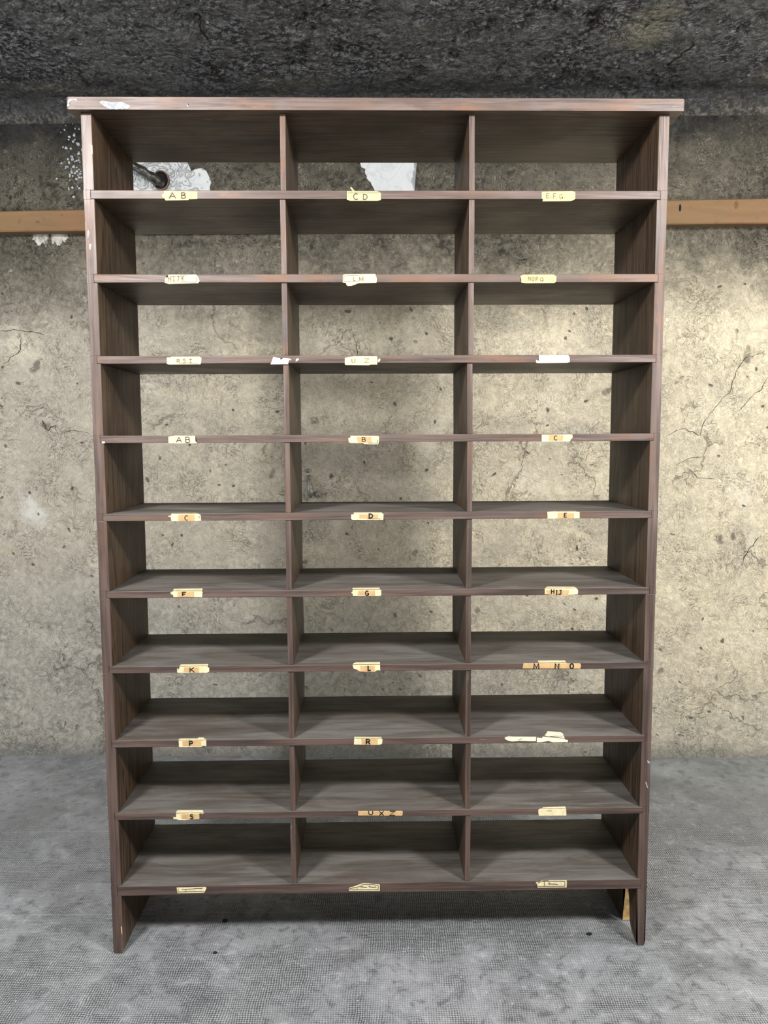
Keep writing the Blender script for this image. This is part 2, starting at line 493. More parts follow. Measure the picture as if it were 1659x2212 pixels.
def wood_material(name, axis):
    """stained pine: rubbed front edges, dusty upper faces, pale flecks below"""
    m = NT(name)
    oi = m.n('ShaderNodeObjectInfo').outputs['Random']
    nrm = m.n('ShaderNodeNewGeometry').outputs['Normal']
    nx, ny, nz = m.sep(nrm)
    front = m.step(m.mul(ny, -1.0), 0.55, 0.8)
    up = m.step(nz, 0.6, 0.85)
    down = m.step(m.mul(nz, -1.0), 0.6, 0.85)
    wz = m.sep(m.tc.outputs['Object'])[2]
    P = m.vadd(m.tc.outputs['Object'], m.comb(m.mul(oi, 17.3), m.mul(oi, 9.1), m.mul(oi, 23.7)))
    s = {'x': (0.9, 11, 11), 'z': (11, 11, 0.9)}[axis]
    sf = {'x': (3.5, 105, 105), 'z': (105, 105, 3.5)}[axis]
    G = m.vec(P, s)
    rings = m.noise(G, 1.1, 4, 0.5, 0.9)
    bands = m.math('FRACT', m.mul(rings, 9.0))
    band = m.mul(m.step(bands, 0.0, 0.75), m.step(bands, 0.86, 1.0, 1.0, 0.0))
    fib = m.noise(m.vec(P, sf), 1.0, 4, 0.6)
    blot = m.noise(P, 4.5, 6, 0.6)
    col = m.mix(band, (0.030, 0.0205, 0.0140), (0.096, 0.068, 0.046))
    col = m.mix(m.mul(m.step(fib, 0.46, 0.64), 0.6), col, (0.135, 0.100, 0.072))
    col = m.mix(m.mul(m.step(fib, 0.46, 0.34), 0.6), col, (0.026, 0.018, 0.013))
    col = m.mix(m.mul(m.step(blot, 0.42, 0.70), 0.55), col, (0.040, 0.029, 0.021))
    # knots
    kv = m.voronoi(m.vec(P, {'x': (2.2, 7, 7), 'z': (7, 7, 2.2)}[axis]), 1.0)
    kn = m.mul(m.step(kv.outputs['Distance'], 0.06, 0.16, 1.0, 0.0), m.step(m.sep(kv.outputs['Color'])[0], 0.45, 0.5))
    col = m.mix(m.mul(kn, 0.85), col, (0.018, 0.012, 0.009))
    # front edges rubbed to a greyish pink with streaks of bare orange wood
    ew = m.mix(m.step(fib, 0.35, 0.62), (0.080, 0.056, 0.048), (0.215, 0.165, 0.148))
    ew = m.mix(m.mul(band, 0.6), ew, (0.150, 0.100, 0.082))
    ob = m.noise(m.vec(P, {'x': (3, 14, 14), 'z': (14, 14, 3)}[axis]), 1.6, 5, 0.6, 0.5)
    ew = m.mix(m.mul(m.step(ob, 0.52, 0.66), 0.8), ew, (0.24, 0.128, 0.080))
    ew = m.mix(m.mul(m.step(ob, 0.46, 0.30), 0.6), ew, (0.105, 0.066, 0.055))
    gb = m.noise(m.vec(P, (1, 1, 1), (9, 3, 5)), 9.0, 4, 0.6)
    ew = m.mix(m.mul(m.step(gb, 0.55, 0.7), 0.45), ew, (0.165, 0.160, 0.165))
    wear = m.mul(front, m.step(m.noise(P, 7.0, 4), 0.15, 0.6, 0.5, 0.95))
    # lower edges: less rubbed red-brown stain, painted darker still for the weaker light below
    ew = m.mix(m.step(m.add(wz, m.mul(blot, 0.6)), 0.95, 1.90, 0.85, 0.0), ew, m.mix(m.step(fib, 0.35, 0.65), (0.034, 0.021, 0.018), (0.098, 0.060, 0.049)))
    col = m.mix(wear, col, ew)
    # settled dust
    dn = m.noise(m.vec(P, {'x': (2, 9, 9), 'z': (9, 9, 2)}[axis]), 2.0, 7, 0.65, 0.6)
    dcol = m.mix(m.step(dn, 0.3, 0.7), (0.084, 0.074, 0.065), (0.175, 0.170, 0.160))
    dcol = m.mix(m.mul(m.step(fib, 0.5, 0.35), 0.35), dcol, (0.055, 0.045, 0.038))
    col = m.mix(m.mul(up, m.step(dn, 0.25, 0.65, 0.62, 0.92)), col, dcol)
    # pale scuffs and flecks
    fl = m.noise(m.vec(P, {'x': (18, 120, 120), 'z': (120, 120, 18)}[axis]), 1.0, 3, 0.5)
    flm = m.mul(m.step(fl, 0.70, 0.74), m.step(m.noise(P, 5.0, 2), 0.45, 0.55))
    col = m.mix(m.mul(flm, m.add(0.25, m.mul(down, 0.4))), col, (0.34, 0.30, 0.25))
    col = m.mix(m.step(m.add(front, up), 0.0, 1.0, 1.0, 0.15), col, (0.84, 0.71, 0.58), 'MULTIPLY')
    h = m.add(m.mul(fib, 0.4), m.add(m.mul(band, 0.5), m.mul(kn, -0.3)))
    nb = m.bump(h, 0.35, 0.0012)
    rough = m.add(m.mul(up, 0.18), m.step(blot, 0.3, 0.7, 0.42, 0.58))
    return m.out(col, rough, nb, 0.5)


def simple(name, color, rough=0.7, spec=0.3, var=0.0, scale=40.0, bump=0.0):
    m = NT(name)
    P = m.tc.outputs['Object']
    c = color
    nb = None
    if var:
        nz = m.noise(P, scale, 6, 0.62)
        c = m.mix(m.step(nz, 0.32, 0.68), tuple(v * (1 - var) for v in color), tuple(min(1, v * (1 + var)) for v in color))
        if bump:
            nb = m.bump(nz, bump, 0.002)
    return m.out(c, rough, nb, spec)


def filler_material(name, swirl):
    m = NT(name)
    P = m.tc.outputs['Object']
    w = m.vadd(P, m.vscale(m.noise(P, 7.0, 3, color=True), 0.35))
    n1 = m.noise(w, 9.0, 3, 0.5, 1.2)
    lines = m.ridge(n1, 0.045)
    col = m.mix(m.noise(P, 20.0, 6), (0.40, 0.425, 0.435), (0.53, 0.555, 0.56))
    col = m.mix(m.mul(lines, 0.6 * swirl), col, (0.24, 0.25, 0.245))
    h = m.math('SUBTRACT', m.mul(n1, 1.2), m.mul(lines, 0.25))
    return m.out(col, 0.75, m.bump(h, 0.9 * swirl, 0.016), 0.3)


def batten_material():
    m = NT('raw_batten_wood')
    P = m.tc.outputs['Object']
    n1 = m.noise(m.vec(P, (1.5, 18, 18)), 1.5, 6, 0.6, 0.6)
    n2 = m.noise(P, 30.0, 6, 0.65)
    n3 = m.noise(P, 4.0, 4)
    col = m.mix(n1, (0.105, 0.062, 0.030), (0.24, 0.150, 0.074))
    col = m.mix(m.mul(m.step(n3, 0.45, 0.65), 0.5), col, (0.20, 0.105, 0.055))
    col = m.mix(m.mul(m.step(n2, 0.58, 0.70), 0.5), col, (0.10, 0.06, 0.03))
    return m.out(col, 0.75, m.bump(n2, 0.3, 0.002), 0.25)


M_WALL = plaster_material()
M_CEIL = ceiling_material()
M_FLOOR = floor_material()
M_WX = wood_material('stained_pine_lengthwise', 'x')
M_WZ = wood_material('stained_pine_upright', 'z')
M_RAW = simple('raw_pine', (0.50, 0.33, 0.14), 0.7, 0.2, 0.35, 60)
M_BATTEN = batten_material()
M_FILL1 = filler_material('gypsum_filler', 1.0)
M_FILL2 = filler_material('smooth_gypsum', 0.35)
M_DIRTY = simple('dirty_gypsum', (0.36, 0.345, 0.31), 0.85, 0.2, 0.45, 45)
M_PAPER = simple('yellowed_paper', (0.72, 0.63, 0.39), 0.75, 0.2, 0.10, 90)
M_PAPERY = simple('yellow_card', (0.72, 0.60, 0.27), 0.75, 0.2, 0.10, 90)
M_PAPERW = simple('torn_paper', (0.75, 0.70, 0.53), 0.8, 0.2, 0.10, 120)
M_TAPE = simple('brown_paper_tape', (0.55, 0.355, 0.165), 0.6, 0.3, 0.10, 60)
M_INK = [simple('black_ink', (0.012, 0.011, 0.012), 0.5), simple('faded_ink', (0.11, 0.085, 0.085), 0.6),
         simple('pencil', (0.24, 0.20, 0.14), 0.6)]
M_RED = simple('red_paper', (0.55, 0.08, 0.04), 0.7)
M_WHITE = simple('white_paint', (0.30, 0.32, 0.34), 0.6, 0.3, 0.25, 120)
M_BARE = simple('bare_chip', (0.62, 0.42, 0.16), 0.7)
M_YCHIP = simple('yellow_chip', (0.75, 0.68, 0.36), 0.7)
M_CRACK = simple('crack_shadow', (0.03, 0.027, 0.022), 1.0, 0.0)
M_CABLE = simple('tarred_cable', (0.030, 0.030, 0.024), 0.38, 0.5, 0.75, 45, 0.5)
M_SLEEVE = simple('rusty_sleeve', (0.10, 0.052, 0.036), 0.55, 0.4, 0.4, 60)
M_DARK = simple('hole_inside', (0.006, 0.005, 0.005), 0.9)
M_IRON = simple('grey_iron', (0.17, 0.165, 0.14), 0.35, 0.6, 0.5, 90)
M_CRUMB = simple('dark_crumb', (0.012, 0.012, 0.014), 0.8)

# ------------------------------------------------------------------ the cellar
WALL_ANG = math.radians(-2.172014)
WALL_ORG = Vector((0.0, 1.158018, 0.0))
ca, sa = math.cos(WALL_ANG), math.sin(WALL_ANG)


def on_wall(ob):
    ob.location = WALL_ORG
    ob.rotation_euler = (0, 0, WALL_ANG)
    return ob


bm = bmesh.new()
add_box(bm, -3.2, 3.2, -4.2, 1.5, -0.12, 0.0)
floor = tag(mesh_obj('floor', bm, M_FLOOR), kind='structure', label='grey cement floor with a rolled waffle pattern')

# back wall: plastered up to the springing of the vault
bm = bmesh.new()
add_box(bm, -3.2, 3.2, 0.0, 0.16, -0.05, 2.60)
wall = tag(on_wall(mesh_obj('wall_back', bm, M_WALL)), kind='structure', label='stained plaster cellar wall')

# ceiling: coved into the wall, then running on over the viewer; broken surface modelled in relief
Z0, RAD, ZC = 2.39, 0.075, 2.46


def ceil_z(v):
    """underside height of the vault at distance v (negative) from the wall"""
    if v > -RAD:
        c = (v + RAD) / RAD
        return Z0 + RAD * math.sqrt(max(0.0, 1 - c * c)) - 0.005
    return ZC + 0.02 * min(1.0, (-v - RAD) / 0.9)


bm = bmesh.new()
vs_ = [0.0, -0.0]
us = [-1.75 + 3.5 * i / 500 for i in range(501)]
vv = [-0.0005, -0.001, -0.003, -0.006] + [-0.010 - 0.0066 * i for i in range(140)]
grid = []
for v in vv:
    rowv = []
    zb0 = ceil_z(v)
    for u in us:
        p = Vector((u, v, 0.0))
        n1 = noise.fractal(p * 4.0, 0.9, 2.1, 3)
        n2 = noise.fractal(Vector((u * 13, v * 13, 3.1)), 0.8, 2.2, 5)
        n3 = noise.noise(Vector((u * 60, v * 60, 7.7)))
        rough = min(1.0, max(0.0, 0.35 + n1 * 0.9))
        ds, _pts = noise.voronoi(Vector((u * 34 + n2 * 1.2, v * 34, 0.4)))
        groove = max(0.0, 1.0 - (ds[1] - ds[0]) / 0.22) * max(0.0, 0.5 + n2)
        d = n1 * 0.004 + rough * (abs(n2) * 0.017 + n3 * 0.003 + groove * 0.008) + noise.noise(p * 30) * 0.0008
        fade = min(1.0, -v / 0.03)
        rowv.append(bm.verts.new((u, v, zb0 + d * fade)))
    grid.append(rowv)
for i in range(len(vv) - 1):
    for j in range(500):
        bm.faces.new((grid[i][j], grid[i][j + 1], grid[i + 1][j + 1], grid[i + 1][j]))
V1 = vv[-1]
add_box(bm, -3.2, -1.7499, V1 - 0.001, -0.0005, Z0 + 0.02, ZC + 0.22)
add_box(bm, 1.7499, 3.2, V1 - 0.001, -0.0005, Z0 + 0.02, ZC + 0.22)
add_box(bm, -3.2, 3.2, -3.6, V1, ZC + 0.018, ZC + 0.22)
add_box(bm, -1.75, 1.75, V1 - 0.001, -0.0005, ZC + 0.06, ZC + 0.22)
ceil = tag(on_wall(mesh_obj('ceiling', bm, M_CEIL)), kind='structure', label='soot blackened rough concrete vault')


def crack(parent, pts, w, on='wall'):
    """a jagged open crack, tapering at both ends"""
    fine = []
    for i in range(len(pts) - 1):
        a, b = Vector(pts[i]), Vector(pts[i + 1])
        k = max(2, int((b - a).length / 0.012))
        for j in range(k):
            p = a.lerp(b, j / k)
            fine.append((p.x + random.uniform(-1, 1) * w * 1.4, p.y + random.uniform(-1, 1) * w * 1.4))
    fine.append(tuple(pts[-1]))
    bmc = bmesh.new()
    n = len(fine)
    lo, hi = [], []
    for i, p in enumerate(fine):
        a = Vector(fine[max(0, i - 1)])
        b = Vector(fine[min(n - 1, i + 1)])
        t = (b - a).normalized()
        nn = Vector((-t.y, t.x))
        ww = w * random.uniform(0.35, 1.2) * (0.25 if i in (0, n - 1) else 1.0) * 0.5
        lo.append(Vector(p) - nn * ww)
        hi.append(Vector(p) + nn * ww)
    mk = (lambda v, d: (v.x, -d, v.y)) if on == 'wall' else (lambda v, d: (v.x, v.y, ceil_z(v.y) - 0.001 - d))
    rows = [[bmc.verts.new(mk(v, d)) for v in side] for side, d in ((lo, 0.0006), (hi, 0.0006), (hi, -0.006), (lo, -0.006))]
    for r in range(4):
        A, B = rows[r], rows[(r + 1) % 4]
        for i in range(n - 1):
            bmc.faces.new((A[i], A[i + 1], B[i + 1], B[i]))
    return mesh_obj('crack', bmc, M_CRACK, parent)


for pts, w in [
        ([(1.09, 1.25), (1.15, 1.276), (1.211, 1.25), (1.234, 1.31), (1.267, 1.352), (1.324, 1.42), (1.338, 1.488), (1.371, 1.53), (1.453, 1.56)], 0.0022),
        ([(1.353, 1.335), (1.394, 1.386), (1.435, 1.42), (1.457, 1.462)], 0.002),
        ([(1.128, 1.138), (1.179, 1.164), (1.248, 1.172)], 0.0013),
        ([(1.172, 1.129), (1.211, 1.089), (1.277, 1.085)], 0.0020),
        ([(1.384, 0.751), (1.403, 0.804), (1.449, 0.866)], 0.0026),
        ([(-1.408, 1.65), (-1.355, 1.655), (-1.286, 1.646), (-1.239, 1.634)], 0.0022),
        ([(-1.329, 1.621), (-1.334, 1.581), (-1.36, 1.559), (-1.397, 1.53)], 0.0026),
        ([(-1.179, 1.277), (-1.135, 1.277), (-1.082, 1.263)], 0.0020),
        ([(-1.266, 1.321), (-1.253, 1.295), (-1.243, 1.278), (-1.214, 1.295), (-1.208, 1.269)], 0.003),
        ([(-0.273, 1.172), (-0.286, 1.134), (-0.293, 1.046)], 0.0014),
        ([(-0.082, 1.633), (-0.068, 1.599), (-0.065, 1.539)], 0.0020),
        ([(-0.292, 1.085), (-0.262, 1.081)], 0.0015)]:
    crack(wall, pts, w)
for pts, w in [
        ([(-0.49, -0.525), (-0.496, -0.466), (-0.508, -0.395)], 0.011),
        ([(-0.516, -0.336), (-0.519, -0.273), (-0.516, -0.207), (-0.509, -0.155)], 0.012),
        ([(0.446, -0.368), (0.434, -0.292), (0.418, -0.179), (0.401, -0.14)], 0.010),
        ([(0.137, -0.19), (0.125, -0.15), (0.116, -0.135)], 0.009),
        ([(1.011, -0.38), (1.0, -0.291), (0.976, -0.229)], 0.009),
        ([(0.675, -0.575), (0.677, -0.486), (0.644, -0.419)], 0.012),
        ([(0.677, -0.225), (0.661, -0.167), (0.64, -0.135)], 0.009),
        ([(-0.197, -0.415), (-0.213, -0.342)], 0.010),
        ([(-0.965, -0.27), (-0.99, -0.181), (-0.987, -0.137)], 0.009),
        ([(0.471, -0.438), (0.495, -0.381)], 0.009)]:
    crack(ceil, pts, w * 0.65, 'ceiling')


def ragged(pts, step=0.012, amp=0.004):
    out = []
    n = len(pts)
    for i in range(n):
        a, b = Vector(pts[i]), Vector(pts[(i + 1) % n])
        k = max(1, int((b - a).length / step))
        for j in range(k):
            p = a.lerp(b, j / k)
            out.append((p.x + random.uniform(-amp, amp), p.y + random.uniform(-amp, amp)))
    return out


# white filler round the cable hole, a second smooth patch, and crumbs of old white paint
bm = bmesh.new()
add_prism(bm, ragged([(-1.068, 2.30), (-0.978, 2.31), (-0.808, 2.31), (-0.691, 2.262), (-0.678, 2.244), (-0.669, 2.218),
                      (-0.655, 2.227), (-0.631, 2.227), (-0.614, 2.217), (-0.598, 2.195), (-0.596, 2.177), (-0.605, 2.164),
                      (-0.6, 2.151), (-0.613, 2.122), (-0.867, 2.108), (-1.05, 2.143)], 0.02, 0.003), 'y', -0.009, 0.002)
mesh_obj('filler_patch', bm, M_FILL1, wall)['label'] = 'white swirled filler around the cable hole'
bm = bmesh.new()
add_prism(bm, ragged([(-0.055, 2.279), (0.164, 2.277), (0.151, 2.241), (0.144, 2.196), (0.136, 2.18), (0.151, 2.143),
                      (0.122, 2.09), (0.02, 2.099), (-0.003, 2.156), (-0.027, 2.189), (-0.03, 2.214), (-0.05, 2.243)],
                     0.006, 0.004), 'y', -0.003, 0.002)
mesh_obj('filler_patch', bm, M_FILL2, wall)['label'] = 'smooth white filler patch'
for pl in ([(-1.272, 2.015), (-1.266, 1.979), (-1.244, 1.965), (-1.225, 1.975), (-1.219, 1.953), (-1.203, 2.015)],
           [(-1.194, 2.015), (-1.194, 1.97), (-1.17, 1.961), (-1.139, 1.988), (-1.137, 2.015)]):
    bm = bmesh.new()
    add_prism(bm, ragged(pl, 0.004, 0.006), 'y', -0.002, 0.002)
    mesh_obj('filler_patch', bm, M_DIRTY, wall)['label'] = 'ragged dirty white filler under the timber rail'
bm = bmesh.new()
for i in range(70):
    u = -1.075 - abs(random.gauss(0, 0.035))
    v = random.choice([random.gauss(2.335, 0.03), random.gauss(2.25, 0.02), random.gauss(2.20, 0.03)])
    r = random.uniform(0.0015, 0.006)
    add_prism(bm, [(u + r * random.uniform(0.6, 1.2) * math.cos(a * math.pi / 3), v + r * random.uniform(0.6, 1.2) * math.sin(a * math.pi / 3))
                   for a in range(6)], 'y', -0.003, 0.001)
s = mesh_obj('paint_specks', bm, M_WHITE, wall)
s['kind'] = 'stuff'
s['label'] = 'white paint specks on the sooty plaster'

# long timber rail fixed to the wall behind the shelving
rail = tag(on_wall(empty('timber_rail')), 'long raw timber rail fixed across the plaster wall behind the shelving unit', 'rail')
bm = bmesh.new()
xs = [-1.9 + 3.8 * i / 24 for i in range(25)]
sec = []
for x in xs:
    t = (x + 1.4) / 2.8
    zb_, zt_ = 1.998 + 0.004 * t + random.uniform(-.001, .001), 2.072 + 0.017 * t + random.uniform(-.0015, .0015)
    sec.append([bm.verts.new(p) for p in ((x, -0.001, zb_ + .002), (x, -0.051, zb_), (x, -0.055, zb_ + 0.004), (x, -0.055, zt_ - 0.004), (x, -0.050, zt_), (x, -0.001, zt_))])
for i in range(24):
    for k in range(6):
        bm.faces.new((sec[i][k], sec[i][(k + 1) % 6], sec[i + 1][(k + 1) % 6], sec[i + 1][k]))
bm.faces.new(sec[0])
bm.faces.new(sec[-1])
mesh_obj('rail_board', bm, M_BATTEN, rail)
M_KNOT = simple('rail_knot', (0.13, 0.07, 0.03), 0.7, 0.2, 0.4, 200)


def disc(bm, cx, cz, rx, rz, y0, y1, n=14):
    add_prism(bm, [(cx + rx * math.cos(2 * math.pi * i / n), cz + rz * math.sin(2 * math.pi * i / n)) for i in range(n)], 'y', y0, y1)


for cx, cz, rx, rz, mt, nm in [(1.095, 2.058, 0.004, 0.013, M_DARK, 'slot'), (1.294, 2.066, 0.007, 0.014, M_KNOT, 'knot'), (-1.222, 2.031, 0.008, 0.004, M_KNOT, 'knot')]:
    bm = bmesh.new()
    disc(bm, cx, cz, rx, rz, -0.0556, -0.050)
    mesh_obj(nm, bm, mt, rail)

# armoured cable coming out of a sleeve in the wall
cab = tag(on_wall(empty('wall_cable')), 'dark tarred cable leaving a round hole in the white filler patch', 'cable')
hx, hz = -0.779, 2.185
bm = bmesh.new()
n = 28
rin, rout = 0.0275, 0.0315
for (ra, ya), (rb, yb) in [((rin, -0.0095), (rin, -0.020)), ((rin, -0.020), (rout, -0.020)), ((rout, -0.020), (rout, -0.004))]:
    A = [bm.verts.new((hx + ra * math.cos(2 * math.pi * i / n), ya, hz + 1.12 * ra * math.sin(2 * math.pi * i / n))) for i in range(n)]
    B = [bm.verts.new((hx + rb * math.cos(2 * math.pi * i / n), yb, hz + 1.12 * rb * math.sin(2 * math.pi * i / n))) for i in range(n)]
    for i in range(n):
        bm.faces.new((A[i], A[(i + 1) % n], B[(i + 1) % n], B[i]))
bmesh.ops.remove_doubles(bm, verts=bm.verts, dist=1e-5)
mesh_obj('sleeve', bm, M_SLEEVE, cab)['label'] = 'rusty sleeve ring'
bm = bmesh.new()
disc(bm, hx, hz, rin, rin * 1.12, -0.0098, -0.0085, 28)
mesh_obj('hole', bm, M_DARK, cab)['label'] = 'black inside of the hole'
path = [(-0.778, -0.010, 2.172), (-0.785, -0.030, 2.176), (-0.800, -0.050, 2.186), (-0.83, -0.062, 2.204), (-0.88, -0.066, 2.230),
        (-0.94, -0.062, 2.262), (-0.975, -0.045, 2.28), (-0.985, -0.012, 2.286), (-0.986, 0.004, 2.287)]
dense = []
for i in range(len(path) - 1):
    a, b = Vector(path[i]), Vector(path[i + 1])
    for j in range(6):
        dense.append(a.lerp(b, j / 6))
dense.append(Vector(path[-1]))
bm = bmesh.new()
add_tube(bm, dense, [0.0155 + 0.0016 * math.sin(i * 1.15) + random.uniform(-.0005, .0005) for i in range(len(dense))], 18)
mesh_obj('cable_sheath', bm, M_CABLE, cab, True)

# old iron wall fixing seen through the middle of the shelving
anc = tag(on_wall(empty('wall_anchor')), 'small grey iron fixing with a round knob on the plaster behind the middle bay', 'fixing')
bm = bmesh.new()
add_tube(bm, [(-0.252, -0.001, 1.103), (-0.251, -0.012, 1.090), (-0.248, -0.016, 1.065), (-0.246, -0.018, 1.045), (-0.245, -0.020, 1.030), (-0.2445, -0.016, 1.022)],
         [0.006, 0.008, 0.010, 0.013, 0.011, 0.005], 14)
mesh_obj('bracket', bm, M_IRON, anc, True)
bm = bmesh.new()
bmesh.ops.create_uvsphere(bm, u_segments=20, v_segments=12, radius=0.0135, matrix=Matrix.Translation((-0.219, -0.012, 1.033)))
mesh_obj('knob', bm, M_IRON, anc, True)
bm = bmesh.new()
bmesh.ops.create_uvsphere(bm, u_segments=12, v_segments=8, radius=0.008, matrix=Matrix.Translation((-0.256, -0.001, 1.121)) @ Matrix.Diagonal((1.2, 0.6, 0.9, 1)))
mesh_obj('plug', bm, M_IRON, anc, True)

# ------------------------------------------------------------------ the shelving unit
W, DEP, TS, XO = 1.30, 0.3016, 0.0237, 0.0151
ZT = [1.7934, 1.6118, 1.432, 1.2532, 1.0741, 0.8938, 0.7147, 0.5355, 0.3558, 0.1728]
ZB = [1.7749, 1.5937, 1.4149, 1.2365, 1.0574, 0.8772, 0.6985, 0.5186, 0.3397, 0.1486]
ZTOP = 1.9575
unit = tag(empty('shelving_unit'), 'tall dark stained open wooden pigeonhole shelving unit with lettered paper labels on its shelf edges', 'shelving unit')


def side_panel(sgn):
    bm = bmesh.new()
    xo, xi = sgn * W / 2, sgn * (W / 2 - TS)
    xn = sgn * (W / 2 - XO)                                 # floor of the shelf housings

    def bx(xa, xb, z0, z1):
        add_box(bm, min(xa, xb), max(xa, xb), 0.0, DEP, z0, z1, 0.0012 if abs(xa - xb) > 0.018 else 0)
    hi = ZTOP
    for k in range(10):
        bx(xo, xi, ZT[k], hi)
        bx(xo, xn, ZB[k] - 0.0005, ZT[k] + 0.0005)
        hi = ZB[k]
    x0, x1 = min(xo, xi), max(xo, xi)
    if sgn < 0:
        c = 0.005
        add_prism(bm, [(x0 + 0.003, 0.0), (x1 - c, 0.0), (x1, c * 1.6), (x1, hi), (x0, hi), (x0, 0.006)], 'y', 0.0, DEP)
    else:
        # foot cut away between a narrow front foot and a rear foot
        add_prism(bm, [(0.0, 0.0), (0.012, 0.0), (0.030, 0.014), (0.048, 0.034), (0.055, 0.085), (0.055, 0.125), (0.075, hi - 0.004), (0.0, hi), (0.0, 0.014)], 'x', x0, x1 - 0.001)
        for v in bm.verts:
            if v.co.z < 0.001 and v.co.y < 0.05:
                v.co.x += 0.005 if v.co.x < (x0 + x1) / 2 else -0.003
        add_prism(bm, [(0.102, 0.0), (DEP, 0.0), (DEP, hi), (0.075, hi - 0.004), (0.102, 0.122)], 'x', x0, x1)
    return mesh_obj('side_panel', bm, M_WZ, unit)


pl_ = side_panel(-1)
pr_ = side_panel(1)
# raw sawn face of the right rear foot
bm = bmesh.new()
add_box(bm, W / 2 - TS + 0.0005, W / 2 - 0.0005, 0.1005, 0.1035, 0.001, 0.121)
mesh_obj('raw_cut', bm, M_RAW, pr_)['label'] = 'pale raw sawn wood inside the right foot'

# overhanging top board with softened ends
bm = bmesh.new()
add_box(bm, -0.674, 0.677, -0.018, DEP + 0.008, ZTOP, 1.9835)
ends = [e for e in bm.edges if abs(e.verts[0].co.x) > 0.6 and (e.verts[0].co.x * e.verts[1].co.x) > 0]
bmesh.ops.bevel(bm, geom=ends, offset=0.006, segments=3, profile=0.5, affect='EDGES')
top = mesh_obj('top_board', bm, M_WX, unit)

shelves = []
for k in range(10):
    bm = bmesh.new()
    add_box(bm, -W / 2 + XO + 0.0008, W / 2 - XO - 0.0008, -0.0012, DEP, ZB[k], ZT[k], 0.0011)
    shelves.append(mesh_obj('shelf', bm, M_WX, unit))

# upright dividers, one board per pigeonhole, not perfectly in line
LX = [-0.2085, -0.2105, -0.2105, -0.2095, -0.2095, -0.2100, -0.2100, -0.2098, -0.2100, -0.2105]
RX = [0.2105, 0.2110, 0.2108, 0.2095, 0.2100, 0.2100, 0.2095, 0.2100, 0.2102, 0.2110]
for k in range(10):
    zhi = ZTOP if k == 0 else ZB[k - 1]
    for cx in (LX[k], RX[k]):
        bm = bmesh.new()
        t = 0.0125 / 2
        lean = random.uniform(-0.0012, 0.0012)
        add_box(bm, cx - t, cx + t, random.uniform(0.0, 0.003), DEP - 0.001, ZT[k], zhi, 0.0010)
        for v in bm.verts:
            v.co.x += lean * ((v.co.z - ZT[k]) / (zhi - ZT[k]) - 0.5)
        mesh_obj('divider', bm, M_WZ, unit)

# knocks and paint marks
def mark(parent, name, pts, y, mat, th=0.0008):
    bm = bmesh.new()
    add_prism(bm, pts, 'y', y - th, y + 0.0005)
    return mesh_obj(name, bm, mat, parent)


for pts in ([(-0.6041, 1.9729), (-0.594, 1.9749), (-0.5712, 1.9721), (-0.5542, 1.9731), (-0.5355, 1.9655), (-0.5388, 1.9587), (-0.5768, 1.9567), (-0.5905, 1.9634)],
            [(-0.6713, 1.9632), (-0.6697, 1.9766), (-0.6606, 1.980), (-0.6497, 1.9786), (-0.6469, 1.9728), (-0.6557, 1.9766), (-0.6638, 1.9737), (-0.6673, 1.9632)],
            [(-0.4145, 1.9668), (-0.4114, 1.9706), (-0.4086, 1.9639), (-0.4107, 1.961)]):
    mark(top, 'paint_smear', ragged(pts, 0.003, 0.0009), -0.018, M_WHITE)['label'] = 'whitish paint smear'
for pts, mt, lb in ([[(-0.6445, 1.7048), (-0.6419, 1.7098), (-0.6392, 1.6998), (-0.6438, 1.6868), (-0.6457, 1.6928)], M_WHITE, 'white paint chip'],
                    [[(-0.6422, 1.6768), (-0.636, 1.6788), (-0.6386, 1.6638), (-0.6416, 1.6668)], M_WHITE, 'white paint chip'],
                    [[(-0.6302, 1.8886), (-0.6265, 1.8896), (-0.6263, 1.870), (-0.6287, 1.873)], M_YCHIP, 'yellow paper scrap'],
                    [[(-0.630, 0.0711), (-0.6274, 0.0686), (-0.6270, 0.0496), (-0.6295, 0.0544)], M_BARE, 'bare wood chip']):
    mark(pl_, 'chip', pts, 0.0, mt)['label'] = lb
mark(shelves[3], 'chip', [(-0.631, 1.2392), (-0.6246, 1.2409), (-0.6227, 1.2367), (-0.6281, 1.2355)], -0.0012, M_YCHIP)['label'] = 'yellow paper scrap'
for pts in ([(0.641, 0.4731), (0.6478, 0.4684), (0.6468, 0.4638), (0.6423, 0.4673)], [(0.6381, 0.4177), (0.6403, 0.4189), (0.6452, 0.4037), (0.6429, 0.4038)]):
    mark(pr_, 'chip', pts, 0.0, M_WHITE)['label'] = 'white scratch'

